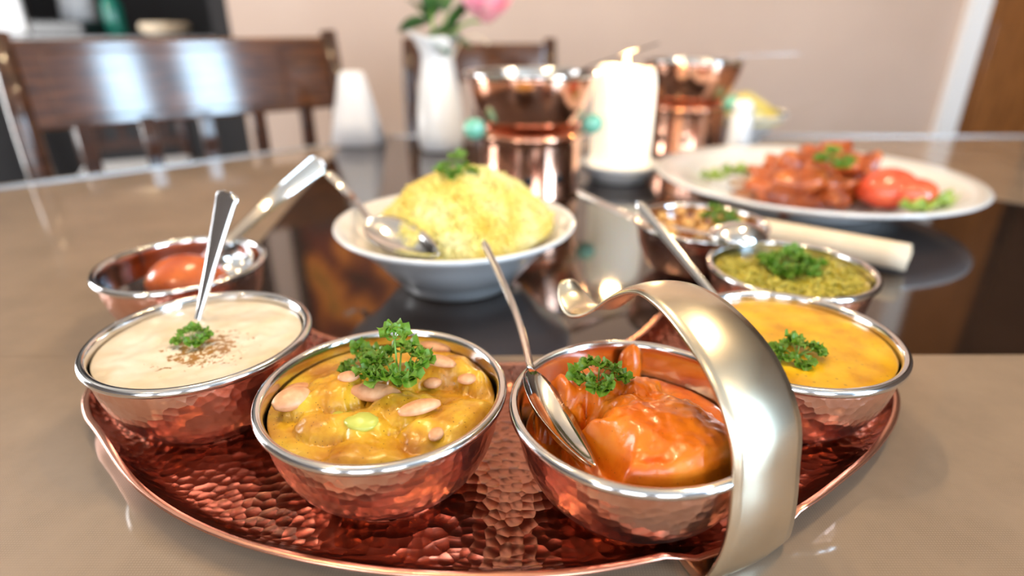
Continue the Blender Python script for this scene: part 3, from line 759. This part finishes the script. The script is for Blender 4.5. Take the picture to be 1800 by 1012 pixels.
for i, (u, v, z, s, lab) in enumerate(((1395, 320, .043, (.052, .040, .034), 'large roast meat piece at the left of the plate'), (1455, 300, .048, (.042, .040, .032), 'roast meat piece under the parsley on the plate'), (1450, 332, .036, (.040, .028, .022), 'dark roast meat piece at the front of the pile'), (1512, 312, .042, (.034, .034, .026), 'pinkish roast meat piece beside the tomato'))):
    x, y = pp(u, v, z); tag(mesh('meat_piece', blob(*s, 30, 20, .75, 2.3, i+3), M['meat'], None, True, (x, y, z)), lab, 'meat', 'roast meat pieces on the plate').rotation_euler = (0, 0, i*.8)
for i, (u, v, s, lab) in enumerate(((1560, 338, .040, 'red tomato half at the right of the plate'), (1600, 345, .030, 'red tomato wedge nearest the plate rim'))):
    x, y = pp(u, v, .038); t = tag(mesh('tomato', blob(s, s*.8, s*.62, 28, 16, .12, 1.1, i+2), M['tomato'], None, True, (x, y, .042)), lab, 'tomato', 'tomatoes on the plate')
def ruffle(seed, R):
    V = [(0, 0, 0)]; F = []; seg, rg = 28, 5; rnd = random.Random(seed); ph = rnd.uniform(0, 6)
    for i in range(1, rg+1):
        q = i/rg
        for j in range(seg):
            a = 2*PI*j/seg; V.append((q*R*math.cos(a)*(1+.15*math.sin(7*a+ph)), q*R*.75*math.sin(a)*(1+.15*math.sin(5*a)), R*(.45*q*q + .22*q*math.sin(6*a+ph))))
    for j in range(seg): F.append((0, 1+j, 1+(j+1) % seg))
    for i in range(rg-1):
        for j in range(seg):
            a = 1+i*seg; q = (j+1) % seg; F.append((a+j, a+seg+j, a+seg+q, a+q))
    return V, F
for i, (u, v, R, lab) in enumerate(((1640, 352, .026, 'green lettuce leaf right of the tomatoes'), (1615, 362, .020, 'small green lettuce leaf in front of the tomatoes'), (1258, 305, .020, 'small green lettuce leaf at the far left of the plate'), (1296, 296, .022, 'green lettuce leaf left of the roast meat'))):
    x, y = pp(u, v, .036); o = tag(mesh('lettuce_leaf', ruffle(i, R), M['lettuce'], None, True, (x, y, .0285 if i > 1 else .031)), lab, 'lettuce', 'lettuce on the plate'); so = o.modifiers.new('thick', 'SOLIDIFY'); so.thickness = .0008
for i, (u, v, lab) in enumerate(((1310, 318, 'pale onion slice left of the roast meat'), (1332, 304, 'pale onion slice behind the roast meat'))):
    x, y = pp(u, v, .028); tag(mesh('onion_slice', lathe([(.016, 0), (.022, 0), (.022, .006), (.016, .006)], 28, True), M['onion'], None, True, (x, y, .0215)), lab, 'onion', 'onion slices on the plate')
x, y = pp(1466, 290, .075); parsley('parsley sprig on the roast meat', (x, y, .0740), .0240, 25, .8, 6)

# cream roll lying in front of the plate
a, b = un(1272, 392, .0165), un(1598, 452, .0165)
roll = thing('rolled_napkin', 'cream rolled napkin lying in front of the white plate', 'napkin', ((a.x+b.x)/2, (a.y+b.y)/2, 0), math.atan2(b.y-a.y, b.x-a.x))
L = (b-a).length/2
V, F = [], []
turns = 2.6; n_ = 90; NL = 10
for s in range(NL+1):
    for k in range(n_+1):
        q = k/n_; ang = q*turns*2*PI + 2.6; r = .0045 + .0120*q
        V.append((-L + 2*L*s/NL + (.004*nz(k*.07, s, 1, 2) if s in (0, NL) else 0), r*math.cos(ang), .0170 + r*math.sin(ang)))
for s in range(NL):
    for k in range(n_):
        c_ = s*(n_+1)+k; F.append((c_, c_+1, c_+n_+2, c_+n_+1))
o = mesh('cloth', (V, F), M['roll'], roll); so = o.modifiers.new('thick', 'SOLIDIFY'); so.thickness = .0012

# ------------------------------------------------------------------ copper warmers
def warmer(label, x, y, rz, sc=1.0):
    t = thing('food_warmer', label, 'warmer', (x, y, 0), rz, 'copper food warmers')
    st = [(.070, 0), (.076, .001), (.076, .004), (.0735, .008), (.0735, .074), (.0745, .080), (.0785, .083), (.0785, .088), (.0745, .090), (.072, .090), (.072, .004)]
    mesh('stand', lathe(st, 72, True), M['copper_smooth'], t)
    pan = [(0, .091), (.055, .091), (.064, .096), (.074, .110), (.083, .130), (.0895, .150), (.0915, .162), (.0915, .165)]
    mesh('pan', lathe([(v.x, v.y) for v in smooth_pts([(a, b, 0) for a, b in pan], 4)], 72), M['copper_smooth'], t)
    mesh('pan_rim', lathe([(.0915, .1645), (.095, .166), (.097, .169), (.0955, .172), (.0925, .172), (.0900, .168), (.0885, .150), (.080, .126), (.062, .098), (0, .095)], 72), M['steel'], t)
    for k in (0, 1):
        s = (-1, 1)[k]; an_ = (4.0, .35)[k]
        kn = mesh('side_knob', blob(.017, .013, .015, 18, 12), M['teal'], t, loc=(.0905*math.cos(an_), .0905*math.sin(an_), .098)); kn['label'] = 'green side knob'; kn.rotation_euler = (0, 0, an_)
        mesh('knob_stem', tube([(-.030, 0, 0), (-.009, 0, 0)], .004, 8), M['copper_smooth'], kn)
    for k in range(5):
        a = -PI/2 + (k-2)*.62 + .3
        mesh('air_hole', move(lathe([(0, 0), (.0075, 0), (.0075, .0012), (0, .0012)], 16), Matrix.Rotation(PI/2, 4, 'Y')), M['black'], t, loc=(.0728*math.cos(a), .0728*math.sin(a), .030)).rotation_euler = (0, 0, a)
    tag(mesh('curry_in_pan', lathe([(0, .142), (.060, .1415), (.0805, .140), (.0755, .128), (0, .126)], 48), M['gravy'], None, True, (x, y, 0)), 'brown curry inside the ' + label, 'food')
    return t
W1 = (.0270, .8990); W2 = (.3480, 1.2200)
warmer('copper food warmer behind the yellow rice', *W1, -.35)
warmer('copper food warmer beyond the white candle', *W2, -1.2)
spoon('black-handled ladle in the warmer behind the yellow rice', uy(1158, 76, .930), (W1[0]+.085, W1[1]+.016, .1765), (W1[0]+.030, W1[1]+.005, .1440), (-.3, 0, 1), wt=.0085, wn=.005, wb=.02, name='ladle', group='ladles in the copper warmers', m=M['black'])
spoon('steel ladle in the warmer beyond the candle', uy(1408, 94, 1.26), (W2[0]+.090, W2[1]+.016, .1765), (W2[0]+.035, W2[1]+.005, .1440), (-.3, 0, 1), wt=.0095, wn=.004, wb=.02, name='ladle', group='ladles in the copper warmers')
spoon('short steel ladle upright in the warmer beyond the candle', uy(1308, 96, 1.265), (W2[0]+.066, W2[1]+.05, .1700), (W2[0]+.030, W2[1]+.03, .1440), (-.3, 0, 1), wt=.0120, wn=.005, wb=.018, name='ladle', group='ladles in the copper warmers')

# ------------------------------------------------------------------ candle on a white saucer
CC = (.1760, .9720)
tag(mesh('candle_saucer', lathe([(0, .004), (.040, .004), (.044, 0), (.048, 0), (.049, .005), (.062, .017), (.0655, .026), (.0640, .028), (.058, .021), (.046, .011), (0, .010)], 72), M['porcelain'], None, True, (*CC, 0)), 'white saucer under the glowing candle', 'saucer')
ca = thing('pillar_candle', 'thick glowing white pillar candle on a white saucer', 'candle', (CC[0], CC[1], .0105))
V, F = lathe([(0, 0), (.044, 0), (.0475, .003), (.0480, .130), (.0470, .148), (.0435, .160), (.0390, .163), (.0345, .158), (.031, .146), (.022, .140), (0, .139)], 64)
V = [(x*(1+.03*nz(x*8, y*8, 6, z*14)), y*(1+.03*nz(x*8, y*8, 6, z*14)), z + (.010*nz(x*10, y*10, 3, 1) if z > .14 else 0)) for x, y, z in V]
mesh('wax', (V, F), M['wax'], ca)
mesh('wick', tube([(0, 0, .136), (.001, 0, .152)], .0013, 6), M['black'], ca)
mesh('flame', lathe([(0, .146), (.0045, .153), (.0050, .160), (.003, .172), (0, .184)], 14), M['flame'], ca)
l = bpy.data.lights.new('candle_light', 'POINT'); l.energy = .9; l.color = (1, .62, .26); l.shadow_soft_size = .012
o = bpy.data.objects.new('candle_light', l); link(o, ca); o.location = (0, 0, .190)

# ------------------------------------------------------------------ back bowl of rice, white shaker, napkin
BB = (.505, 1.345)
white_bowl('small white bowl of yellow rice at the back beside the warmer', *BB, .094, .058, .042)
m2 = lambda x, y: .040 + .058*max(0, 1-(math.hypot(x, y)/.086)**1.4)
V, F = lathe([(0, .098)] + [(.083*i/14, m2(.083*i/14, 0)) for i in range(1, 15)] + [(.045, .024), (0, .022)], 48)
r2 = thing('yellow_rice', 'heap of yellow rice in the small back bowl', 'rice', (*BB, 0)); r2['kind'] = 'stuff'
mesh('rice_heap', (V, F), M['rice'], r2)['kind'] = 'stuff'
mesh('rice_grains', grains(m2, 700, .078, (0, 0), .009, 8), M['rice'], r2)['kind'] = 'stuff'
spoon('steel spoon in the small back bowl of rice', uy(1445, 182, 1.30), (BB[0]+.098, BB[1]-.010, .0640), (BB[0]+.050, BB[1]-.006, .0720), (0, 0, 1), wt=.0100, wn=.004, wb=.018)
sh = thing('shaker', 'tall white shaker between the warmer and the back rice bowl', 'shaker', (.4130, 1.1000, 0))
mesh('body', lathe([(0, 0), (.021, 0), (.0225, .003), (.0190, .080), (.0175, .088), (0, .088)], 32), M['porcelain'], sh)
mesh('cap', lathe([(0, .0885), (.0178, .0885), (.0180, .100), (.0130, .110), (0, .112)], 32), M['porcelain'], sh)
# folded napkin
npk = thing('folded_napkin', 'white folded napkin standing near the far left table corner', 'napkin', (-.3300, 1.290, 0))
V = []; seg = 40
for z, r in ((0, .058), (.05, .048), (.10, .036), (.140, .026), (.146, .020)):
    for k in range(seg):
        a = 2*PI*k/seg; rr = r*(1 + .05*math.sin(5*a)); V.append((rr*math.cos(a), rr*math.sin(a)*.7, z))
F = [(i*seg+k, i*seg+(k+1) % seg, (i+1)*seg+(k+1) % seg, (i+1)*seg+k) for i in range(4) for k in range(seg)] + [tuple(4*seg+k for k in range(seg)), tuple(range(seg))[::-1]]
mesh('cloth', (V, F), M['napkin'], npk)
mesh('fold', tube([(.050, -.022, .004), (.030, -.020, .08), (.012, -.014, .144)], [.004, .004, .003], 8), M['napkin'], npk)

# ------------------------------------------------------------------ vase with flowers
VC = (-.1440, 1.2300)
va = thing('flower_vase', 'slender white vase behind the yellow rice', 'vase', (*VC, 0))
prof = [(0, .002), (.040, 0), (.0445, .004), (.0475, .035), (.0460, .075), (.0390, .125), (.0325, .165), (.0315, .180), (.0355, .198), (.0425, .210), (.0415, .212), (.0345, .200), (.0295, .180), (.0300, .165), (.036, .125), (.043, .07), (.042, .02), (0, .010)]
V, F = lathe(prof, 64)
V = [(x - (.016*((z-.17)/.04)**2 if z > .17 and x < 0 else 0), y, z + (.012*max(0, -x/.04)*((z-.17)/.04) if z > .17 else 0)) for x, y, z in V]
mesh('vase_body', (V, F), M['porcelain_vase'], va)
fl = thing('pink_rose', 'pink rose leaning right in the white vase', 'flower', (VC[0], VC[1], .06))
rc = uy(856, 8, 1.20); rl = Vector((rc.x-VC[0], rc.y-VC[1], rc.z-.06))
mesh('stem', tube(smooth_pts([(.005, 0, -.02), (.010, -.002, .12), (rl.x*.5, rl.y*.5, .17), tuple(rl - Vector((.012, 0, .028)))], 6), .0028, 8), M['stem'], fl)
def petal(r, h, wid):
    V = []; K, J = 8, 7
    for i in range(J+1):
        q = i/J; rr = r*(.35 + .65*math.sin(q*PI*.55)); z = h*(q-.45)
        if q > .8: rr += r*.25*(q-.8)
        for k in range(K+1):
            a = (k/K-.5)*wid*(1-.45*max(0, q-.6)/.4); V.append((rr*math.cos(a), rr*math.sin(a), z - h*.10*abs(k/K-.5)*q))
    F = [(i*(K+1)+k, i*(K+1)+k+1, (i+1)*(K+1)+k+1, (i+1)*(K+1)+k) for i in range(J) for k in range(K)]
    return V, F
for ring_, (r, h, n_) in enumerate(((.014, .058, 3), (.026, .062, 5), (.038, .060, 6))):
    for k in range(n_):
        o = mesh('petal', petal(r, h, 2*PI/n_*1.35), M['petal'], fl, loc=rl); o.rotation_euler = (.35, .45, k*2*PI/n_ + ring_*.5); so = o.modifiers.new('thick', 'SOLIDIFY'); so.thickness = .001
def blade(L, W, curl):
    V = []; J, K = 8, 4
    for i in range(J+1):
        q = i/J; w = W*math.sin(PI*(q*.94+.03))**.8
        for k in range(K+1):
            e = 2*k/K-1; V.append((q*L, e*w, -curl*L*q*q + .18*w*e*e))
    return V, [(i*(K+1)+k, i*(K+1)+k+1, (i+1)*(K+1)+k+1, (i+1)*(K+1)+k) for i in range(J) for k in range(K)]
fo = thing('vase_foliage', 'dark green leaves spilling from the white vase', 'foliage', (VC[0], VC[1], .05))
st = []
rnd = random.Random(31)
for k, (u, v, dy, L, rz_, ry_) in enumerate(((770, 55, .0, .075, .4, -.5), (745, 20, .0, .07, 2.6, -.9), (800, 30, -.01, .08, -.3, -1.0), (760, 5, .02, .075, 1.4, -1.1), (795, 62, -.015, .070, -.4, .15), (735, 38, -.01, .065, 2.9, .1), (815, 10, .01, .07, .2, -.8), (780, -10, .0, .08, 1.8, -1.2), (770, 75, -.02, .060, -.8, .2), (750, -15, .0, .08, 2.3, -1.2))):
    p = uy(u, v, VC[1]+dy) - Vector((VC[0], VC[1], .05))
    o = mesh('leaf', blade(L, .022, .25), M['leaf'], fo, loc=p - Vector((L*.4*math.cos(rz_)*math.cos(ry_), L*.4*math.sin(rz_)*math.cos(ry_), -L*.4*math.sin(ry_)))); o.rotation_euler = (rnd.uniform(-.4, .4), ry_, rz_)
    so = o.modifiers.new('thick', 'SOLIDIFY'); so.thickness = .0006
    q = o.location; st.append(tube([(rnd.uniform(-.01, .01), rnd.uniform(-.01, .01), .04), (q.x*.3, q.y*.3, .13), tuple(q)], .0018, 6))
mesh('stem', join(*st), M['stem'], fo)
tw = mesh('twig', tube(smooth_pts([(.01, -.01, .08), (.045, -.01, .150), (.075, -.005, .163), (.098, 0, .150)], 5), [.002]*15+[.006], 8), M['roll'], None, True, (VC[0], VC[1], .05)); tag(tw, 'pale dry twig drooping right from the white vase', 'twig')
